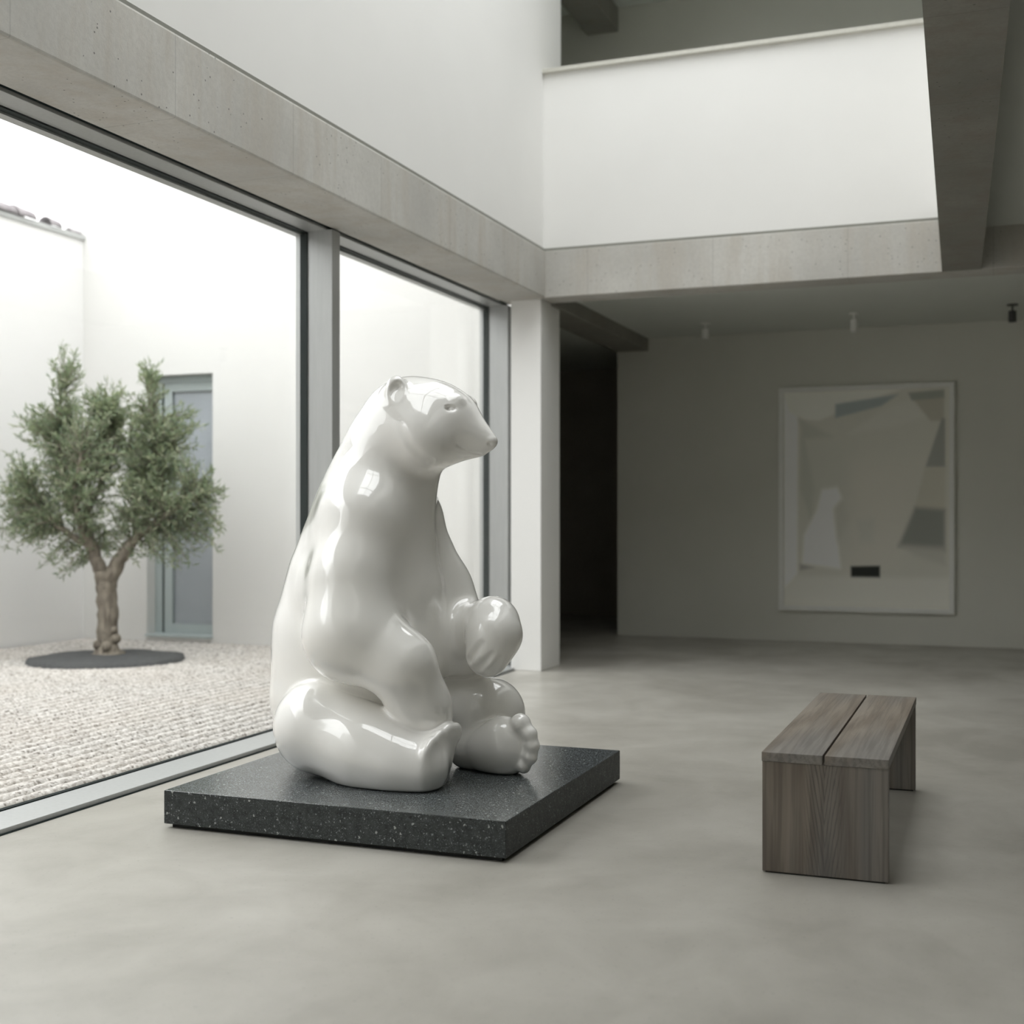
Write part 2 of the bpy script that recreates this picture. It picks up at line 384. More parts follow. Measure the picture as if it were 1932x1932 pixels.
# ------------------------------------------------------------------ the courtyard
DX0, DX1, DZ = -8.30, -7.49, 2.77
struct('wall_courtyard', [(-9.37, DX0, 11.03, 11.33, -0.1, 9.0), (DX1, -4.09, 11.03, 11.33, -0.1, 9.0), (DX0, DX1, 11.03, 11.33, DZ, 9.0),
                          (DX0, DX1, 11.03, 11.33, -0.1, 0.045)], M['render'])
struct('wall_sky_blocker', [(-9.42, -4.1, -3.4, -3.1, -0.1, 8.0)], M['render'])  # unseen wall, added to cut the sky light on the courtyard
struct('wall_garden', [(-9.42, -9.12, -6.0, 11.03, -0.1, 4.25)], M['garden'])
box('garden_wall_coping', -9.45, -9.09, -6.0, 11.03, 4.25, 4.30, M['frame'], None, 0.006)
o = bpy.data.objects['garden_wall_coping']; o.name = 'trim_9'; o['kind'] = 'structure'
struct('wall_door_room', [(-9.0, -7.0, 12.6, 12.7, 0, 3.1), (-9.0, -8.9, 11.33, 12.6, 0, 3.1), (-7.1, -7.0, 11.33, 12.6, 0, 3.1), (-9.0, -7.0, 11.33, 12.7, 3.1, 3.2), (-9.0, -7.0, 11.33, 12.7, -0.1, 0.0)], M['inside'])
# glazed door set back in the courtyard wall
dr = tag(empty('door_1', ((DX0 + DX1) / 2, 11.2, 0.045)), kind='structure')
yf = 11.17
box('door_sill', DX0, DX1, 11.0, 11.3, 0.045, 0.07, M['door_frame'], dr)
for nm, a in (('outer', 0.0),):
    box('door_jamb', DX0, DX0 + 0.085, yf, yf + 0.09, 0.07, DZ, M['door_frame'], dr, 0.003)
    box('door_jamb', DX1 - 0.04, DX1, yf, yf + 0.09, 0.07, DZ, M['door_frame'], dr, 0.003)
    box('door_head', DX0 + 0.085, DX1 - 0.04, yf, yf + 0.09, DZ - 0.07, DZ, M['door_frame'], dr, 0.003)
box('door_gap', DX0 + 0.085, DX0 + 0.105, yf + 0.02, yf + 0.08, 0.07, DZ - 0.07, M['gasket_and_gap'], dr)
leaf_p = empty('door_leaf', (0, 0, 0.025), 0, dr)
lx0, lx1 = DX0 + 0.105, DX1 - 0.04
box('stile', lx0, lx0 + 0.10, yf + 0.015, yf + 0.075, 0.07, DZ - 0.07, M['door_frame'], leaf_p, 0.003)
box('stile', lx1 - 0.03, lx1, yf + 0.015, yf + 0.075, 0.07, DZ - 0.07, M['door_frame'], leaf_p, 0.003)
box('rail', lx0 + 0.10, lx1 - 0.03, yf + 0.015, yf + 0.075, 0.07, 0.17, M['door_frame'], leaf_p, 0.003)
box('rail', lx0 + 0.10, lx1 - 0.03, yf + 0.015, yf + 0.075, DZ - 0.16, DZ - 0.07, M['door_frame'], leaf_p, 0.003)
box('glass_backing', lx0 + 0.10, lx1 - 0.03, yf + 0.055, yf + 0.07, 0.17, DZ - 0.16, M['inside'], leaf_p)  # panel added behind the glass to turn it pale grey-blue
box('glazing', lx0 + 0.10, lx1 - 0.03, yf + 0.04, yf + 0.05, 0.17, DZ - 0.16, M['door_glass'], leaf_p)

# raked gravel: ridges run along the glass and circle the tree
TX, TY = -7.58, 9.49
nx, ny = 400, 420
xs = np.linspace(-9.10, -4.053, nx); ys = np.linspace(-3.05, 11.02, ny)
GX, GY = np.meshgrid(xs, ys, indexing='ij')
rr = np.hypot(GX - TX, GY - TY)
rng = np.random.default_rng(4)
wob = 0.012 * np.sin(GY * 1.7 + GX * 2.0) + 0.01 * np.sin(GY * 4.3)
def groove(x): return 1 - 2 * np.exp(-((((x / 0.105) % 1.0) - 0.5) / 0.17) ** 2)
ridge = groove(GX + wob * 0.6); ring = groove(rr)
bl = np.clip((rr - 1.25) / 0.25, 0, 1)
GZ = -0.014 + 0.017 * (ridge * bl + ring * (1 - bl)) + rng.normal(0, 0.0022, GX.shape)
GZ = np.where(rr < 0.76, -0.02, GZ)
GZ = np.where(GX > -4.10, -0.006, GZ)
V = np.stack([GX, GY, GZ], -1).reshape(-1, 3)
I = np.arange(nx * ny).reshape(nx, ny)
Q = np.stack([I[:-1, :-1], I[1:, :-1], I[1:, 1:], I[:-1, 1:]], -1).reshape(-1, 4)
cen = V[Q].mean(1); Q = Q[np.hypot(cen[:, 0] - TX, cen[:, 1] - TY) > 0.64]
me = bpy.data.meshes.new('gravel'); me.from_pydata(V.tolist(), [], Q.tolist()); me.update()
for p in me.polygons: p.use_smooth = True
tag(link('gravel', me, M['gravel']), 'pale raked gravel covering the courtyard ground outside the glass', 'gravel', kind='stuff')
struct('courtyard_ground', [(-9.42, -4.02, -6.0, 11.3, -0.3, -0.05)], M['mulch'])

# round soil bed
bm = bmesh.new(); n = 72; ringv = []
for j, (r, z) in enumerate(((0.70, -0.03), (0.685, 0.012), (0.60, 0.02), (0.40, 0.022), (0.2, 0.03))):
    ringv.append([bm.verts.new((r * (1 + (0.012 * math.sin(9 * t) + 0.01 * math.sin(23 * t + 1)) * (j < 2)) * math.cos(t), r * math.sin(t), z + 0.006 * math.sin(7 * t + j))) for t in [2 * math.pi * k / n for k in range(n)]])
for a, b in zip(ringv[:-1], ringv[1:]):
    for k in range(n): bm.faces.new((a[k], a[(k + 1) % n], b[(k + 1) % n], b[k]))
bm.faces.new(ringv[-1])
tag(bm_obj('soil_bed', bm, M['mulch'], None, (TX, TY, 0), True), 'round dark soil bed under the olive tree in the gravel', 'soil')

# ------------------------------------------------------------------ olive tree
random.seed(11)
tree = tag(empty('olive_tree', (-7.66, 9.60, 0.035)), 'small olive tree with grey-green leaves and forked trunk in the courtyard', 'tree')
T0 = Vector((-7.66, 9.60, 0.035))
# axes as seen in the photo: e1 runs across the view, e2 into it
e1 = Vector((0.934, 0.356, 0)); e2 = Vector((-0.356, 0.934, 0)); e3 = Vector((0, 0, 1))
def W(a, b, z): return e1 * a + e2 * b + e3 * z
bm = bmesh.new()
def wob_path(pts, n=6, amp=0.012):
    out = []
    P_ = [Vector(p) for p in pts]
    for i in range(len(P_) - 1):
        p0 = P_[max(i - 1, 0)]; p1 = P_[i]; p2 = P_[i + 1]; p3 = P_[min(i + 2, len(P_) - 1)]
        for k in range(n):
            t = k / n
            q = 0.5 * ((2 * p1) + (p2 - p0) * t + (2 * p0 - 5 * p1 + 4 * p2 - p3) * t * t + (-p0 + 3 * p1 - 3 * p2 + p3) * t ** 3)
            out.append(q + Vector((random.uniform(-amp, amp), random.uniform(-amp, amp), random.uniform(-amp, amp))))
    out.append(P_[-1]); return out
limbs = []
def limb(pts, r0, r1, n=10, amp=0.010):
    p = wob_path(pts, 6, amp); m = len(p)
    rad = [r0 + (r1 - r0) * (i / (m - 1)) ** 0.8 for i in range(m)]
    add_tube(bm, p, rad, n); limbs.append((p, rad))
# trunk with a flared, knobbly foot
tp = wob_path([W(0.0, 0, -0.01), W(0.0, 0, 0.12), W(0.0, 0, 0.40), W(-0.015, 0, 0.62), W(-0.02, 0, 0.78)], 6, 0.006)
rad = [0.165, 0.14, 0.12, 0.108, 0.10, 0.097, 0.096] + [0.094 + 0.006 * math.sin(i * 1.9) for i in range(len(tp) - 7)]
add_tube(bm, tp, rad[:len(tp)], 14)
for a, b, z, r in ((0.085, -0.03, 0.14, 0.05), (0.075, -0.05, 0.22, 0.035), (-0.07, -0.05, 0.08, 0.05), (0.02, -0.09, 0.07, 0.05)):
    mm = bmesh.ops.create_icosphere(bm, subdivisions=2, radius=r); bmesh.ops.translate(bm, verts=mm['verts'], vec=W(a, b, z))
limb([W(-0.03, 0, 0.66), W(-0.09, 0.0, 0.84), W(-0.16, 0.02, 1.02), W(-0.30, 0.08, 1.30), W(-0.42, 0.12, 1.65), W(-0.50, 0.10, 2.0)], 0.078, 0.016)
limb([W(0.0, 0, 0.66), W(0.10, -0.02, 0.84), W(0.22, -0.05, 0.99), W(0.33, -0.06, 1.15), W(0.42, 0.0, 1.45), W(0.45, 0.05, 1.85)], 0.085, 0.018)
limb([W(-0.13, 0.0, 0.95), W(-0.20, -0.15, 1.2), W(-0.22, -0.25, 1.5), W(-0.15, -0.3, 1.8)], 0.045, 0.012)
limb([W(-0.14, 0.0, 0.98), W(-0.36, -0.05, 1.12), W(-0.58, -0.08, 1.30), W(-0.72, -0.05, 1.5)], 0.040, 0.010)
limb([W(0.30, -0.06, 1.10), W(0.50, -0.15, 1.22), W(0.70, -0.2, 1.35), W(0.85, -0.2, 1.45)], 0.050, 0.012)
limb([W(0.28, -0.05, 1.06), W(0.22, 0.15, 1.35), W(0.15, 0.3, 1.7), W(0.10, 0.35, 2.0)], 0.045, 0.012)
limb([W(-0.25, 0.06, 1.22), W(-0.12, 0.12, 1.55), W(-0.02, 0.15, 1.9), W(0.0, 0.1, 2.2)], 0.040, 0.012)
limb([W(-0.42, 0.12, 1.6), W(-0.46, 0.05, 1.95), W(-0.44, 0.0, 2.3), W(-0.40, 0.0, 2.6)], 0.022, 0.006)
limb([W(0.42, 0.0, 1.5), W(0.44, 0.0, 1.85), W(0.42, 0.0, 2.2), W(0.40, 0, 2.5)], 0.022, 0.006)
trunk = bm_obj('trunk', bm, M['bark'], tree, (0, 0, 0), True)
# twigs and leaves: crown lobes are (across, depth, height, radii)
lobes = [(-0.48, 0.05, 1.72, 0.46, 0.5, 0.48, 1.2), (0.42, 0.0, 1.68, 0.52, 0.55, 0.48, 1.35), (0.0, 0.05, 1.92, 0.52, 0.5, 0.44, 1.6), (-0.15, 0.0, 2.12, 0.30, 0.3, 0.22, 0.5), (-0.68, -0.02, 1.36, 0.34, 0.4, 0.40, 0.8),
         (0.70, -0.1, 1.40, 0.40, 0.4, 0.42, 0.9), (-0.38, 0.0, 2.50, 0.16, 0.2, 0.36, 0.34), (0.40, 0.0, 2.45, 0.15, 0.2, 0.34, 0.30), (0.0, -0.1, 1.42, 0.60, 0.5, 0.36, 1.2),
         (-0.46, 0.0, 0.98, 0.28, 0.25, 0.32, 0.30), (0.58, -0.1, 1.02, 0.34, 0.25, 0.28, 0.36), (-0.66, 0.0, 2.10, 0.24, 0.25, 0.20, 0.3), (0.98, -0.05, 1.28, 0.20, 0.25, 0.36, 0.25),
         (-0.10, 0, 1.10, 0.26, 0.3, 0.22, 0.3), (-0.92, 0, 1.30, 0.16, 0.2, 0.45, 0.25), (0.0, 0, 2.24, 0.36, 0.3, 0.24, 0.6), (0.68, 0, 2.08, 0.26, 0.25, 0.20, 0.3)]
allp = [(q, r) for p, rad in limbs for q, r in zip(p, rad)]
PA = np.array([tuple(q) for q, r in allp])
lv, lf, ltone = [], [], []
tb = bmesh.new()
rnd = random.Random(5)
def rv(s=1.0): return Vector((rnd.gauss(0, s), rnd.gauss(0, s), rnd.gauss(0, s)))
for (a, b, z, ra, rb, rz, wgt) in lobes:
    for q in range(int(165 * wgt)):
        while True:
            d = Vector((rnd.uniform(-1, 1), rnd.uniform(-1, 1), rnd.uniform(-1, 1)))
            if d.length < 1: break
        tip = W(a + d.x * ra, b + d.y * rb, z + d.z * rz)
        k = int(np.argmin(((PA - np.array(tip) * 0.9 - np.array((0, 0, 0.08))) ** 2).sum(1)))
        st = Vector(PA[k]); ln = (tip - st).length
        if ln > 0.65: st = tip + (st - tip).normalized() * 0.65; ln = 0.65
        mid = (st + tip) * 0.5 + rv(0.03) + Vector((0, 0, 0.04))
        pts = [st, mid, tip + Vector((0, 0, -0.02 if z < 1.3 else 0.03))]
        add_tube(tb, pts, [0.005, 0.0035, 0.0015], 3, False)
        nl = int(8 + ln * 30)
        for i in range(nl):
            t = 0.15 + 0.85 * (i + rnd.random()) / nl
            p = pts[0] * (1 - t) ** 2 + 2 * pts[1] * t * (1 - t) + pts[2] * t * t
            ax = (pts[2] - pts[0]).normalized()
            dirv = (ax * 0.55 + rv(0.55) + Vector((0, 0, 0.22))).normalized()
            sd = dirv.cross(rv(1)).normalized()
            L = rnd.uniform(0.05, 0.092); wd = rnd.uniform(0.0055, 0.0085)
            nrm = dirv.cross(sd) * (L * 0.08)
            bi = len(lv)
            lv += [p, p + dirv * L * 0.45 + sd * wd + nrm, p + dirv * L, p + dirv * L * 0.45 - sd * wd + nrm]
            lf.append((bi, bi + 1, bi + 2, bi + 3))
            tn = min(1, max(0, rnd.gauss(0.42, 0.24)))
            ltone += [tn] * 4
me = bpy.data.meshes.new('foliage'); me.from_pydata([tuple(v) for v in lv], [], lf)
at = me.attributes.new('tone', 'FLOAT', 'POINT'); at.data.foreach_set('value', ltone)
tag(link('foliage', me, M['leaf'], tree), 'fine silver-green olive leaves')
bm_obj('twigs', tb, M['bark'], tree)

# broken clay tiles along the garden wall
random.seed(3)
def roof_tile(y, L, lift, tilt, sc=1.0):
    bm = bmesh.new(); n = 8; r = 0.10 * sc
    ra, rb = [], []
    for k in range(n + 1):
        t = math.pi * k / n
        for rr_, lst in ((r, ra), (r - 0.014, rb)):
            lst.append([bm.verts.new((math.cos(t) * rr_, -L / 2, math.sin(t) * rr_)), bm.verts.new((math.cos(t) * rr_ * 0.85, L / 2, math.sin(t) * rr_ * 0.85))])
    for k in range(n):
        bm.faces.new((ra[k][0], ra[k][1], ra[k + 1][1], ra[k + 1][0])); bm.faces.new((rb[k][0], rb[k + 1][0], rb[k + 1][1], rb[k][1]))
        bm.faces.new((ra[k][0], ra[k + 1][0], rb[k + 1][0], rb[k][0])); bm.faces.new((ra[k][1], rb[k][1], rb[k + 1][1], ra[k + 1][1]))
    for k in (0, n): bm.faces.new((ra[k][0], rb[k][0], rb[k][1], ra[k][1]))
    bmesh.ops.recalc_face_normals(bm, faces=bm.faces)
    o = bm_obj('roof_tile', bm, M['tile'], None, (-9.165, y, 4.30 + lift), True)
    o.rotation_euler = (tilt, 0, 0)
    return o
tiles = [(9.55, 0.34, 0.0, 0, 1.15, 'leftmost pale clay ridge tile on the garden wall in view'), (9.87, 0.30, 0.0, 0, 1.10, 'pale clay ridge tile second from the left on garden wall'),
         (10.15, 0.26, 0.0, 0, 1.12, 'clay ridge tile beside the gap on the garden wall'), (10.58, 0.17, 0.0, 0, 1.0, 'short broken clay tile standing alone past the gap on garden wall'),
         (10.93, 0.16, 0.0, 0, 0.55, 'low clay tile scrap on the garden wall against the tall courtyard wall')]
for y, L, lf_, ti, sc, lab in tiles: tag(roof_tile(y, L, lf_, ti, sc), lab, 'roof tile', 'clay tiles along the garden wall')

# ------------------------------------------------------------------ plinth
pl = tag(empty('plinth', (-2.475, 5.19, 0)), 'low square dark speckled terrazzo plinth under the white bear', 'plinth')
box('slab', -3.24, -1.71, 4.42, 5.965, 0.018, 0.157, M['terrazzo'], pl, 0.003)
box('recessed_base', -3.215, -1.735, 4.445, 5.94, 0.0, 0.018, M['black'], pl)

# ------------------------------------------------------------------ polar bear
BEAR = {'belly': ((-2.579, 5.25, 0.688), (-2.585, 5.22, 0.921), 0.25, 0.24),
 'brow': ((-2.34, 5.2, 1.727), 0.172),
 'browridge': [((-2.2153, 5.1275, 1.8069), 0.028), ((-2.2153, 5.2725, 1.8069), 0.028)],
 'cheek': [((-2.37, 5.09, 1.647), (0.15, 0.13, 0.14)), ((-2.411, 5.31, 1.68), (0.13, 0.12, 0.13))],
 'crease': [([((-2.4094, 4.9418, 1.6988), (-2.4064, 4.9421, 1.6885)), ((-2.4064, 4.9421, 1.6885), (-2.4034, 4.9424, 1.6781)),
              ((-2.4034, 4.9424, 1.6781), (-2.4004, 4.9428, 1.6677)), ((-2.4004, 4.9428, 1.6677), (-2.3975, 4.9433, 1.6574)),
              ((-2.3975, 4.9433, 1.6574), (-2.3893, 4.9434, 1.6446)), ((-2.3893, 4.9434, 1.6446), (-2.3814, 4.9442, 1.6319)),
              ((-2.3814, 4.9442, 1.6319), (-2.3741, 4.9459, 1.6192)), ((-2.3741, 4.9459, 1.6192), (-2.3671, 4.9486, 1.6067)),
              ((-2.3671, 4.9486, 1.6067), (-2.3562, 4.9523, 1.5946)), ((-2.3562, 4.9523, 1.5946), (-2.3461, 4.9574, 1.5827)),
              ((-2.3461, 4.9574, 1.5827), (-2.3366, 4.9642, 1.5708)), ((-2.3366, 4.9642, 1.5708), (-2.328, 4.9727, 1.559)), ((-2.328, 4.9727, 1.559), (-2.3182, 4.9815, 1.5501)),
              ((-2.3182, 4.9815, 1.5501), (-2.3094, 4.9924, 1.5412)), ((-2.3094, 4.9924, 1.5412), (-2.3019, 5.0063, 1.5324)),
              ((-2.3019, 5.0063, 1.5324), (-2.2968, 5.0254, 1.5239)), ((-2.4094, 5.4582, 1.6988), (-2.4064, 5.4579, 1.6885)),
              ((-2.4064, 5.4579, 1.6885), (-2.4034, 5.4576, 1.6781)), ((-2.4034, 5.4576, 1.6781), (-2.4004, 5.4572, 1.6677)),
              ((-2.4004, 5.4572, 1.6677), (-2.3975, 5.4567, 1.6574)), ((-2.3975, 5.4567, 1.6574), (-2.3893, 5.4566, 1.6446)),
              ((-2.3893, 5.4566, 1.6446), (-2.3814, 5.4558, 1.6319)), ((-2.3814, 5.4558, 1.6319), (-2.3741, 5.4541, 1.6192)),
              ((-2.3741, 5.4541, 1.6192), (-2.3671, 5.4514, 1.6067)), ((-2.3671, 5.4514, 1.6067), (-2.3562, 5.4477, 1.5946)),
              ((-2.3562, 5.4477, 1.5946), (-2.3461, 5.4426, 1.5827)), ((-2.3461, 5.4426, 1.5827), (-2.3366, 5.4358, 1.5708)), ((-2.3366, 5.4358, 1.5708), (-2.328, 5.4273, 1.559)),
              ((-2.328, 5.4273, 1.559), (-2.3182, 5.4185, 1.5501)), ((-2.3182, 5.4185, 1.5501), (-2.3094, 5.4076, 1.5412)), ((-2.3094, 5.4076, 1.5412), (-2.3019, 5.3937, 1.5324)),
              ((-2.3019, 5.3937, 1.5324), (-2.2968, 5.3746, 1.5239))],
             0.01, 0.03)],
 'ear': [((-2.473, 5.05, 1.839), (0.053, 0.05, 0.083), (-2.447, 5.0, 1.841), (0.04, 0.05, 0.06)),
         ((-2.473, 5.35, 1.839), (0.053, 0.05, 0.083), (-2.447, 5.4, 1.841), (0.04, 0.05, 0.06))],
 'eye': [((-2.2214, 5.0717, 1.7722), (0.024, 0.022, 0.0115), (-2.2254, 5.0927, 1.7662), 0.0145),
         ((-2.2214, 5.3283, 1.7722), (0.024, 0.022, 0.0115), (-2.2254, 5.3073, 1.7662), 0.0145)],
 'far_arm': [((-2.59, 5.42, 1.235), 0.165), ((-2.446, 5.46, 0.96), 0.142), ((-2.319, 5.43, 0.715), 0.153), ((-2.113, 5.3, 0.827), 0.112)],
 'far_ball': ((-2.048, 5.265, 0.271), (0.128, 0.1, 0.138)),
 'far_foot': [((-2.251, 5.32, 0.227), 0.077), ((-2.148, 5.29, 0.249), 0.1)],
 'far_leg': [((-2.551, 5.45, 0.393), 0.2), ((-2.194, 5.45, 0.383), 0.158), ((-2.221, 5.33, 0.242), 0.095)],
 'far_paw': [((-2.105, 5.28, 0.819), 0.112), ((-2.088, 5.25, 0.773), 0.116), ((-2.107, 5.22, 0.683), 0.098)],
 'far_toe': [((-1.958, 5.24, 0.382), 0.047), ((-1.912, 5.23, 0.342), 0.036), ((-1.9, 5.23, 0.292), 0.035), ((-1.91, 5.23, 0.242), 0.034), ((-1.939, 5.23, 0.198), 0.031)],
 'flat': 0.8,
 'floor': 0.157,
 'hi': (-1.7, 5.75, 1.98),
 'jaw': ((-2.33, 5.2, 1.648), (-2.142, 5.2, 1.597), 0.125, 0.03),
 'lo': (-3.35, 4.55, 0.12),
 'mouth': [((-2.1998, 5.1034, 1.6138), (-2.1967, 5.1095, 1.6099)), ((-2.1967, 5.1095, 1.6099), (-2.1936, 5.1154, 1.6061)), ((-2.1936, 5.1154, 1.6061), (-2.1904, 5.1212, 1.6023)),
           ((-2.1904, 5.1212, 1.6023), (-2.187, 5.1268, 1.5984)), ((-2.187, 5.1268, 1.5984), (-2.1824, 5.1323, 1.5951)), ((-2.1824, 5.1323, 1.5951), (-2.1776, 5.1374, 1.5918)),
           ((-2.1776, 5.1374, 1.5918), (-2.1727, 5.1423, 1.5884)), ((-2.1727, 5.1423, 1.5884), (-2.1678, 5.1471, 1.585)), ((-2.1678, 5.1471, 1.585), (-2.162, 5.1513, 1.5828)),
           ((-2.162, 5.1513, 1.5828), (-2.1562, 5.1556, 1.5806)), ((-2.1562, 5.1556, 1.5806), (-2.1504, 5.1601, 1.5783)), ((-2.1504, 5.1601, 1.5783), (-2.1448, 5.1647, 1.5761)),
           ((-2.1448, 5.1647, 1.5761), (-2.1395, 5.1674, 1.5756)), ((-2.1395, 5.1674, 1.5756), (-2.1344, 5.1701, 1.575)), ((-2.1344, 5.1701, 1.575), (-2.1292, 5.1729, 1.5745)),
           ((-2.1292, 5.1729, 1.5745), (-2.1242, 5.1762, 1.5739)), ((-2.1998, 5.2966, 1.6138), (-2.1967, 5.2905, 1.6099)), ((-2.1967, 5.2905, 1.6099), (-2.1936, 5.2846, 1.6061)),
           ((-2.1936, 5.2846, 1.6061), (-2.1904, 5.2788, 1.6023)), ((-2.1904, 5.2788, 1.6023), (-2.187, 5.2732, 1.5984)), ((-2.187, 5.2732, 1.5984), (-2.1824, 5.2677, 1.5951)),
           ((-2.1824, 5.2677, 1.5951), (-2.1776, 5.2626, 1.5918)), ((-2.1776, 5.2626, 1.5918), (-2.1727, 5.2577, 1.5884)), ((-2.1727, 5.2577, 1.5884), (-2.1678, 5.2529, 1.585)),
           ((-2.1678, 5.2529, 1.585), (-2.162, 5.2487, 1.5828)), ((-2.162, 5.2487, 1.5828), (-2.1562, 5.2444, 1.5806)), ((-2.1562, 5.2444, 1.5806), (-2.1504, 5.2399, 1.5783)),
           ((-2.1504, 5.2399, 1.5783), (-2.1448, 5.2353, 1.5761)), ((-2.1448, 5.2353, 1.5761), (-2.1395, 5.2326, 1.5756)), ((-2.1395, 5.2326, 1.5756), (-2.1344, 5.2299, 1.575)),
           ((-2.1344, 5.2299, 1.575), (-2.1292, 5.2271, 1.5745)), ((-2.1292, 5.2271, 1.5745), (-2.1242, 5.2238, 1.5739))],
 'muzzle': ((-2.262, 5.2, 1.713), (-2.093, 5.2, 1.631), 0.125, 0.038),
 'near_arm': [((-2.588, 4.98, 1.274), 0.165), ((-2.617, 4.9, 1.021), 0.163), ((-2.593, 4.86, 0.794), 0.195), ((-2.362, 4.87, 0.666), 0.133), ((-2.31, 4.95, 0.481), 0.118),
              ((-2.291, 4.99, 0.378), 0.1)],
 'near_foot': [((-2.266, 4.85, 0.238), 0.108), ((-2.217, 4.85, 0.229), 0.098), ((-2.191, 4.88, 0.285), 0.095), ((-2.165, 4.92, 0.343), 0.075)],
 'near_leg': [((-2.78, 4.925, 0.373), 0.21), ((-2.506, 4.87, 0.293), 0.16), ((-2.342, 4.845, 0.254), 0.119), ((-2.246, 4.84, 0.242), 0.1)],
 'near_toe': [((-2.175, 4.775, 0.32), 0.042), ((-2.167, 4.8, 0.345), 0.043), ((-2.161, 4.85, 0.361), 0.045), ((-2.155, 4.92, 0.37), 0.048), ((-2.152, 4.97, 0.369), 0.05)],
 'neck': [((-2.656, 5.2, 1.346), 0.243), ((-2.602, 5.2, 1.491), 0.226), ((-2.549, 5.2, 1.611), 0.211), ((-2.498, 5.2, 1.714), 0.203)],
 'nose': ((-2.083, 5.2, 1.631), (0.026, 0.036, 0.024)),
 'nostril': [((-2.0759, 5.169, 1.6171), 0.009), ((-2.0759, 5.231, 1.6171), 0.009)],
 'paw_groove': [((-2.1642, 5.1387, 0.6655), (-2.0969, 5.1096, 0.7407), 0.014), ((-2.1207, 5.1371, 0.6256), (-2.0499, 5.1229, 0.6926), 0.015),
                ((-2.0652, 5.1548, 0.6167), (-2.0178, 5.155, 0.6744), 0.013)],
 'rump': [((-2.763, 5.02, 0.977), 0.155), ((-2.737, 5.05, 1.195), 0.135), ((-2.635, 5.07, 1.314), 0.155), ((-2.58, 5.36, 1.298), 0.135)],
 'skull': ((-2.453, 5.2, 1.715), 0.215),
 'sole': ((0.9746, -0.1438, -0.1715), (-2.133, 5.0, 0.388)),
 'torso': [((-2.774, 5.2, 0.478), 0.395), ((-2.752, 5.2, 0.735), 0.39), ((-2.719, 5.2, 0.968), 0.352), ((-2.686, 5.2, 1.164), 0.304), ((-2.656, 5.2, 1.322), 0.262)]}
# ---- polar bear: smooth-blended distance field, meshed with surface nets ----
def _smin(a, b, k):
    h = np.maximum(k - np.abs(a - b), 0) / k
    return np.minimum(a, b) - h * h * k * 0.25
def _smax(a, b, k): return -_smin(-a, -b, k)
def _sph(p, c, r):
    return np.sqrt(((p - np.float32(c)) ** 2).sum(-1)) - r
def _ell(p, c, r):
    q = (p - np.float32(c)) / np.float32(r)
    k0 = np.sqrt((q ** 2).sum(-1)) + 1e-6
    k1 = np.sqrt(((q / np.float32(r)) ** 2).sum(-1)) + 1e-6
    return k0 * (k0 - 1) / k1
def _cone(p, a, b, r1, r2):
    a = np.float32(a); b = np.float32(b)
    ba = b - a; l2 = float(ba @ ba); rr = r1 - r2; a2 = l2 - rr * rr; il2 = 1.0 / l2
    pa = p - a; y = pa @ ba; z = y - l2
    x2 = ((pa * l2 - y[..., None] * ba) ** 2).sum(-1)
    y2 = y * y * l2; z2 = z * z * l2
    k = np.sign(rr) * rr * rr * x2
    c1 = np.sign(z) * a2 * z2 > k
    c2 = np.sign(y) * a2 * y2 < k
    d = (np.sqrt(np.maximum(x2 * a2 * il2, 0)) + y * rr) * il2 - r1
    d = np.where(c2, np.sqrt(x2 + y2) * il2 - r1, d)
    return np.where(c1, np.sqrt(x2 + z2) * il2 - r2, d)
def _chain(p, pts, k=0.03):
    d = None
    for (a, ra), (b, rb) in zip(pts[:-1], pts[1:]):
        e = _cone(p, a, b, ra, rb)
        d = e if d is None else _smin(d, e, k)
    return d
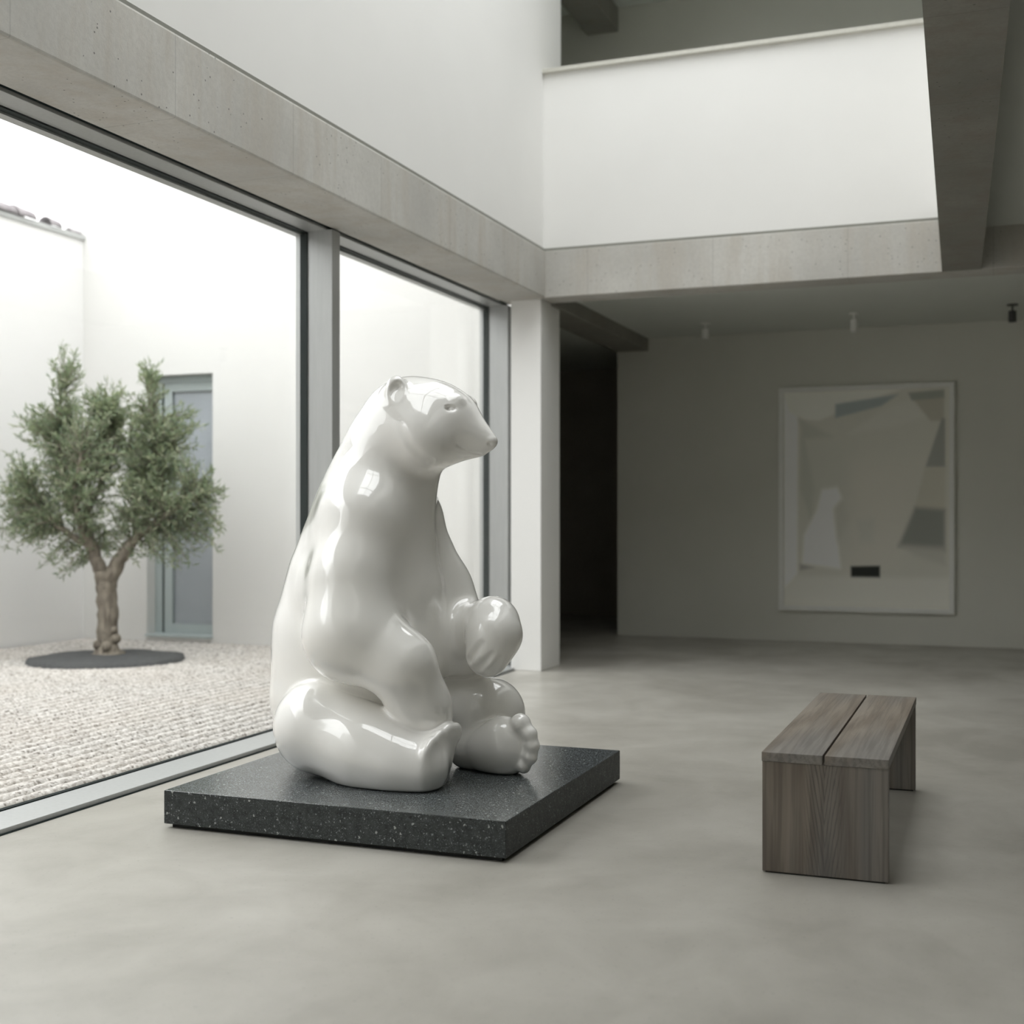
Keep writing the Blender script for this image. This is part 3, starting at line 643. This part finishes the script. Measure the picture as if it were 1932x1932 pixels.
def bear_sdf(p):
    B = BEAR
    fl = np.float32(B['flat']); q = p.copy(); q[..., 1] = (q[..., 1] - 5.2) / fl + 5.2
    body = _chain(q, B['torso'], 0.06)
    body = _smin(body, _cone(q, *B['belly']), 0.08)
    body = body * (0.5 + 0.5 * fl)
    body = _smin(body, _chain(p, B['neck'], 0.06), 0.09)
    for c, r in B['rump']: body = _smin(body, _sph(p, c, r), 0.08)
    # head
    head = _sph(p, *B['skull'])
    head = _smin(head, _sph(p, *B['brow']), 0.06)
    head = _smin(head, _cone(p, *B['jaw']), 0.05)
    for c, r in B['cheek']: head = _smin(head, _ell(p, c, r), 0.05)
    head = _smin(head, _cone(p, *B['muzzle']), 0.055)
    for c, r in B['browridge']: head = _smin(head, _sph(p, c, r), 0.03)
    body = _smin(body, head, 0.045)
    # limbs
    for nm, k, kj in (('far_arm', 0.07, 0.06), ('near_arm', 0.11, 0.09), ('far_leg', 0.03, 0.05)):
        kz = k + 0.035 * (1 + np.tanh((p[..., 2] - 1.27) / 0.1))
        if nm == 'near_arm': kz = kz - 0.04 * (1 - np.tanh((p[..., 2] - 0.72) / 0.08))
        body = _smin(body, _chain(p, B[nm], kj), kz)
    paw = _chain(p, B['far_paw'], 0.05)
    for a, b, r in B['paw_groove']: paw = _smax(paw, -_cone(p, a, b, r, r * 0.6), 0.022)
    body = _smin(body, paw, 0.025)
    foot = _chain(p, B['far_foot'], 0.05)
    foot = _smin(foot, _ell(p, *B['far_ball']), 0.05)
    for c, r in B['far_toe']: foot = _smin(foot, _sph(p, c, r), 0.024)
    body = _smin(body, foot, 0.03)
    leg = _chain(p, B['near_leg'], 0.12)
    foot = _chain(p, B['near_foot'], 0.05)
    for c, r in B['near_toe']: foot = _smin(foot, _sph(p, c, r), 0.02)
    n, o = np.float32(B['sole'][0]), np.float32(B['sole'][1])
    foot = _smax(foot, (p - o) @ n, 0.03)
    leg = _smin(leg, foot, 0.05)
    body = _smin(body, leg, 0.022)
    # ears
    for c, r, hc, hr in B['ear']:
        e = _smax(_ell(p, c, r), -_ell(p, hc, hr), 0.016)
        body = _smin(body, e, 0.028)
    # nose, mouth, eyes
    body = _smin(body, _ell(p, *B['nose']), 0.010)
    for c, r in B['nostril']: body = _smax(body, -_sph(p, c, r), 0.008)
    for ch, r, k in B['crease']:
        c = None
        for a, b in ch: e = _cone(p, a, b, r, r); c = e if c is None else np.minimum(c, e)
        body = _smax(body, -c, k)
    c = None
    for a, b in B['mouth']: e = _cone(p, a, b, 0.0045, 0.0045); c = e if c is None else np.minimum(c, e)
    if c is not None: body = _smax(body, -c, 0.007)
    for c, r, c2, r2 in B['eye']:
        body = _smax(body, -_ell(p, c, r), 0.012)
        body = _smin(body, _sph(p, c2, r2), 0.004)
    return _smax(body, B['floor'] - p[..., 2], 0.012)
def bear_mesh(h):
    lo = np.float32(BEAR['lo']); hi = np.float32(BEAR['hi'])
    n = np.ceil((hi - lo) / h).astype(int)
    ax = [lo[i] + h * np.arange(n[i], dtype=np.float32) for i in range(3)]
    # coarse field first, then only the points near the surface
    n = ((n + 3) // 4) * 4
    ax = [lo[i] + h * np.arange(n[i], dtype=np.float32) for i in range(3)]
    cc = [lo[i] + h * (1.5 + 4 * np.arange(n[i] // 4, dtype=np.float32)) for i in range(3)]
    F = bear_sdf(np.stack(np.meshgrid(*cc, indexing='ij'), -1))
    for i in range(3): F = np.repeat(F, 4, axis=i)
    near = np.argwhere(np.abs(F) < 6 * h)
    pts = np.stack([ax[i][near[:, i]] for i in range(3)], -1)
    F[tuple(near.T)] = bear_sdf(pts)
    S = F < 0
    m = n - 1
    acc = np.zeros((*m, 3), np.float32); cnt = np.zeros(m, np.float32)
    for d in range(3):
        e = [slice(None)] * 3; e1 = [slice(None)] * 3
        e[d] = slice(0, n[d] - 1); e1[d] = slice(1, n[d])
        f0 = F[tuple(e)]; f1 = F[tuple(e1)]; x = (S[tuple(e)] != S[tuple(e1)])
        t = np.where(x, f0 / np.where(x, f0 - f1, 1), 0)
        o = [i for i in range(3) if i != d]
        for u in (0, 1):
            for v in (0, 1):
                s = [slice(None)] * 3
                s[o[0]] = slice(u, u + m[o[0]]); s[o[1]] = slice(v, v + m[o[1]])
                xx = x[tuple(s)]; tt = t[tuple(s)]
                cnt += xx
                acc[..., d] += tt; acc[..., o[0]] += u * xx; acc[..., o[1]] += v * xx
    act = cnt > 0
    idx = -np.ones(m, int); idx[act] = np.arange(act.sum())
    I = np.argwhere(act)
    V = lo + h * (I + acc[act] / cnt[act][:, None])
    Q = []
    for d in range(3):
        o1, o2 = (d + 1) % 3, (d + 2) % 3
        e = [slice(1, n[i] - 1) for i in range(3)]; e[d] = slice(0, n[d] - 1)
        e1 = list(e); e1[d] = slice(1, n[d])
        s0 = S[tuple(e)]; s1 = S[tuple(e1)]
        w = np.argwhere(s0 != s1); base = w.copy()
        for i in range(3):
            if i != d: base[:, i] += 1
        flip = s0[tuple(w.T)]
        def at(a, b):
            c = base.copy(); c[:, o1] -= a; c[:, o2] -= b
            return idx[c[:, 0], c[:, 1], c[:, 2]]
        q = np.stack([at(1, 1), at(0, 1), at(0, 0), at(1, 0)], -1)
        q[~flip] = q[~flip][:, ::-1]
        Q.append(q)
    Q = np.concatenate(Q)
    # one quad subdivision
    E = np.sort(np.concatenate([Q[:, [0, 1]], Q[:, [1, 2]], Q[:, [2, 3]], Q[:, [3, 0]]]), 1)
    u, inv = np.unique(E[:, 0] * (len(V) + 1) + E[:, 1], return_inverse=True)
    ev = np.stack([u // (len(V) + 1), u % (len(V) + 1)], 1)
    nV, nQ, nE = len(V), len(Q), len(u)
    inv = inv.reshape(4, nQ) + nV
    V = np.concatenate([V, V[ev].mean(1), V[Q].mean(1)])
    c = np.arange(nQ) + nV + nE
    Q = np.concatenate([np.stack([Q[:, i], inv[i], c, inv[(i + 3) % 4]], 1) for i in range(4)])
    V = V.astype(np.float32)
    # Newton projection onto the field
    for it in range(3):
        f = bear_sdf(V); g = np.empty_like(V); ep = np.float32(0.0015)
        for i in range(3):
            dv = np.zeros(3, np.float32); dv[i] = ep
            g[:, i] = (bear_sdf(V + dv) - f) / ep
        g2 = np.maximum((g * g).sum(1), 0.25)
        V = V - (np.clip(f, -h, h) / g2 * 0.9)[:, None] * g
        # tangential relaxation keeps the quads even
        if it < 1:
            E2 = np.concatenate([Q[:, [0, 1]], Q[:, [1, 2]], Q[:, [2, 3]], Q[:, [3, 0]]])
            sm = np.zeros_like(V); ct = np.zeros(len(V), np.float32)
            for a in range(3): sm[:, a] = np.bincount(E2[:, 0], V[E2[:, 1], a], len(V))
            ct = np.maximum(np.bincount(E2[:, 0], minlength=len(V)), 1)
            V = (V * 0.5 + (sm / ct[:, None]) * 0.5).astype(np.float32)
    return V, Q

bv, bq = bear_mesh(0.011)
borg = np.array((-2.45, 5.2, 0.157), np.float32)
me = bpy.data.meshes.new('polar_bear_sculpture')
me.vertices.add(len(bv)); me.vertices.foreach_set('co', (bv - borg).ravel())
me.loops.add(len(bq) * 4); me.loops.foreach_set('vertex_index', bq.ravel().astype(np.int32))
me.polygons.add(len(bq)); me.polygons.foreach_set('loop_start', np.arange(0, len(bq) * 4, 4, dtype=np.int32))
me.polygons.foreach_set('use_smooth', np.ones(len(bq), bool))
me.update(calc_edges=True); me.validate()
tag(link('polar_bear_sculpture', me, M['ceramic'], None, tuple(float(v) for v in borg)), 'large glossy white ceramic polar bear sculpture sitting on the dark plinth', 'sculpture')

# ------------------------------------------------------------------ bench
bn = tag(empty('bench', (-0.5725, 5.475, 0)), 'low grey-brown wooden bench with two-plank top and slab ends', 'bench')
bx0, bx1, by0, by1, bh = -0.796, -0.349, 4.645, 6.31, 0.44
xm = (bx0 + bx1) / 2 - 0.002
box('seat_plank', bx0, xm - 0.004, by0, by1, bh - 0.034, bh, M['wood_top'], bn, 0.0018)
box('seat_plank', xm + 0.004, bx1, by0, by1, bh - 0.034, bh, M['wood_top'], bn, 0.0018)
for y in (by0 + 0.003, by1 - 0.047):
    box('end_panel', bx0 + 0.002, bx1 - 0.002, y, y + 0.044, 0.006, bh - 0.0345, M['wood_leg'], bn, 0.0015)
    box('foot_strip', bx0 + 0.012, bx1 - 0.012, y + 0.008, y + 0.036, 0.0, 0.006, M['black'], bn)

# ------------------------------------------------------------------ painting
px0, px1, pz0, pz1, pyw = -2.11, -0.374, 0.32, 2.64, 13.4
pw, ph = px1 - px0, pz1 - pz0
pt = tag(empty('framed_painting', ((px0 + px1) / 2, pyw, pz0)), 'large pale abstract painting in thin white frame on the back wall', 'painting')
fw = 0.05
box('frame', px0, px0 + fw, pyw - 0.055, pyw, pz0, pz1, M['lamp'], pt, 0.004)
box('frame', px1 - fw, px1, pyw - 0.055, pyw, pz0, pz1, M['lamp'], pt, 0.004)
box('frame', px0 + fw, px1 - fw, pyw - 0.055, pyw, pz1 - fw, pz1, M['lamp'], pt, 0.004)
box('frame', px0 + fw, px1 - fw, pyw - 0.055, pyw, pz0, pz0 + fw, M['lamp'], pt, 0.004)
nu, nv = 150, 200
U, Vv = np.meshgrid(np.linspace(0, 1, nu), np.linspace(0, 1, nv), indexing='ij')   # V measured downwards
col = np.ones((nu, nv, 3)) * np.array((0.66, 0.65, 0.585))
def sstep(x, a, b):
    t = np.clip((x - a) / (b - a), 0, 1); return t * t * (3 - 2 * t)
def inside(poly, soft):
    d = np.full(U.shape, 1e9); s_ = np.zeros(U.shape, bool)
    for (xa, ya), (xb, yb) in zip(poly, poly[1:] + poly[:1]):
        ex, ey = xb - xa, yb - ya; wx, wy = U - xa, Vv - ya
        t = np.clip((wx * ex + wy * ey) / (ex * ex + ey * ey + 1e-12), 0, 1)
        d = np.minimum(d, np.hypot(wx - ex * t, wy - ey * t))
        c_ = ((ya > Vv) != (yb > Vv)) & (U < (xb - xa) * (Vv - ya) / (yb - ya + 1e-12) + xa); s_ ^= c_
    return sstep(np.where(s_, d, -d), -soft, soft)
def paint(poly, c, soft=0.008, op=1.0):
    k = (inside(poly, soft) * op)[..., None]
    global col; col = col * (1 - k) + np.array(c) * k
paint([(0.10, 0.25), (0.45, 0.25), (0.45, 0.75), (0.10, 0.72)], (0.60, 0.60, 0.54), 0.08, 0.6)
paint([(0.40, 0.32), (0.85, 0.32), (0.70, 0.80), (0.40, 0.85)], (0.70, 0.67, 0.60), 0.08, 0.6)
paint([(0, 0.86), (1, 0.86), (1, 1), (0, 1)], (0.74, 0.73, 0.67), 0.02)
paint([(0, 0), (0.09, 0), (0.085, 0.85), (0, 0.92)], (0.84, 0.83, 0.80), 0.012)
paint([(0, 0), (0.72, 0), (0.45, 0.07), (0.22, 0.135), (0.12, 0.13), (0.03, 0.09)], (0.80, 0.79, 0.73), 0.01)
paint([(0.09, 0.12), (0.11, 0.18), (0.10, 0.45), (0.17, 0.60), (0.19, 0.45), (0.13, 0.22), (0.30, 0.21)], (0.52, 0.53, 0.47), 0.02, 0.7)
paint([(0.32, 0.06), (0.70, 0.025), (0.60, 0.075), (0.32, 0.125)], (0.38, 0.43, 0.43), 0.008)
paint([(0.62, 0.08), (0.78, 0.05), (0.86, 0.13), (0.70, 0.17), (0.40, 0.20)], (0.70, 0.69, 0.63), 0.02)
paint([(0.76, 0.02), (0.97, 0.01), (0.97, 0.15), (0.89, 0.15)], (0.52, 0.50, 0.43), 0.008)
paint([(0.76, 0.02), (0.97, 0.01), (0.97, 0.045), (0.78, 0.055)], (0.36, 0.38, 0.34), 0.008)
paint([(0.955, 0.14), (0.975, 0.14), (0.975, 0.36), (0.86, 0.36)], (0.36, 0.37, 0.34), 0.008)
paint([(0.86, 0.36), (0.975, 0.36), (0.975, 0.56), (0.79, 0.56)], (0.60, 0.58, 0.50), 0.012)
paint([(0.80, 0.54), (0.975, 0.55), (0.975, 0.74), (0.70, 0.72)], (0.30, 0.31, 0.28), 0.018)
paint([(0.70, 0.71), (0.975, 0.72), (0.975, 0.80), (0.80, 0.76)], (0.55, 0.54, 0.49), 0.02, 0.8)
paint([(0.24, 0.46), (0.33, 0.45), (0.36, 0.50), (0.31, 0.55), (0.35, 0.82), (0.12, 0.80), (0.13, 0.67), (0.21, 0.55)], (0.90, 0.90, 0.88), 0.022)
paint([(0.31, 0.54), (0.36, 0.50), (0.40, 0.60), (0.33, 0.70)], (0.56, 0.55, 0.49), 0.03, 0.6)
paint([(0.45, 0.60), (0.56, 0.59), (0.55, 0.70), (0.47, 0.70)], (0.58, 0.59, 0.54), 0.03, 0.5)
paint([(0.10, 0.805), (0.19, 0.82), (0.10, 0.835)], (0.42, 0.41, 0.38), 0.008)
paint([(0.415, 0.812), (0.592, 0.808), (0.592, 0.862), (0.415, 0.862)], (0.012, 0.016, 0.012), 0.006)
zc = -0.022
V = np.stack([(U - 0.5) * (pw - 2 * fw), np.full(U.shape, zc), (1 - Vv) * (ph - 2 * fw) + fw], -1).reshape(-1, 3)
I = np.arange(nu * nv).reshape(nu, nv)
Q = np.stack([I[:-1, :-1], I[:-1, 1:], I[1:, 1:], I[1:, :-1]], -1).reshape(-1, 4)
me = bpy.data.meshes.new('canvas')
VB = V.copy(); VB[:, 1] = -0.002
nq = nu * nv
rim = list(range(0, nv)) + [i * nv + nv - 1 for i in range(1, nu)] + [(nu - 1) * nv + j for j in range(nv - 2, -1, -1)] + [i * nv for i in range(nu - 2, 0, -1)]
side = [(rim[i], rim[(i + 1) % len(rim)], rim[(i + 1) % len(rim)] + nq, rim[i] + nq) for i in range(len(rim))]
me.from_pydata(np.concatenate([V, VB]).tolist(), [], Q.tolist() + [tuple(q[::-1]) for q in (Q + nq).tolist()] + side)
ca = me.color_attributes.new('paint', 'FLOAT_COLOR', 'POINT')
col = np.clip(col * 1.18, 0, 0.93)
cc = np.concatenate([np.concatenate([col.reshape(-1, 3), np.ones((nq, 1))], 1)] * 2).astype(np.float32)
ca.data.foreach_set('color', cc.ravel())
t = NT('abstract_paint'); at = t.n('Attribute', attribute_name='paint'); t.color(at.outputs['Color']); t.set(Roughness=0.6)
link('canvas', me, t.m, pt)

# ------------------------------------------------------------------ ceiling spotlights (switched off)
def spotlight(x, y, zt, h, mat, label):
    s = tag(empty('spotlight', (x, y, zt)), label, 'lamp', 'ceiling spotlights in the back gallery')
    def cyl(nm, r, z0, z1, par, r2=None):
        bm = bmesh.new(); add_tube(bm, [(0, 0, z0), (0, 0, z1)], [r, r2 or r], 16); return bm_obj(nm, bm, mat, par, None, False)
    cyl('ceiling_plate', 0.05, -0.012, 0.0, s); cyl('stem', 0.009, -0.06, -0.012, s)
    cyl('lamp_head', 0.036, -0.06 - h, -0.06, s, 0.034)
    return s
spotlight(-2.70, 12.5, 3.23, 0.10, M['lamp'], 'white cylinder spotlight nearest the corridor on the back ceiling')
spotlight(-1.25, 12.4, 3.23, 0.12, M['lamp'], 'white cylinder spotlight on back ceiling straight above the painting')
spotlight(0.15, 12.4, 3.23, 0.10, M['lamp_dark'], 'dark spotlight on the back ceiling at the right edge')
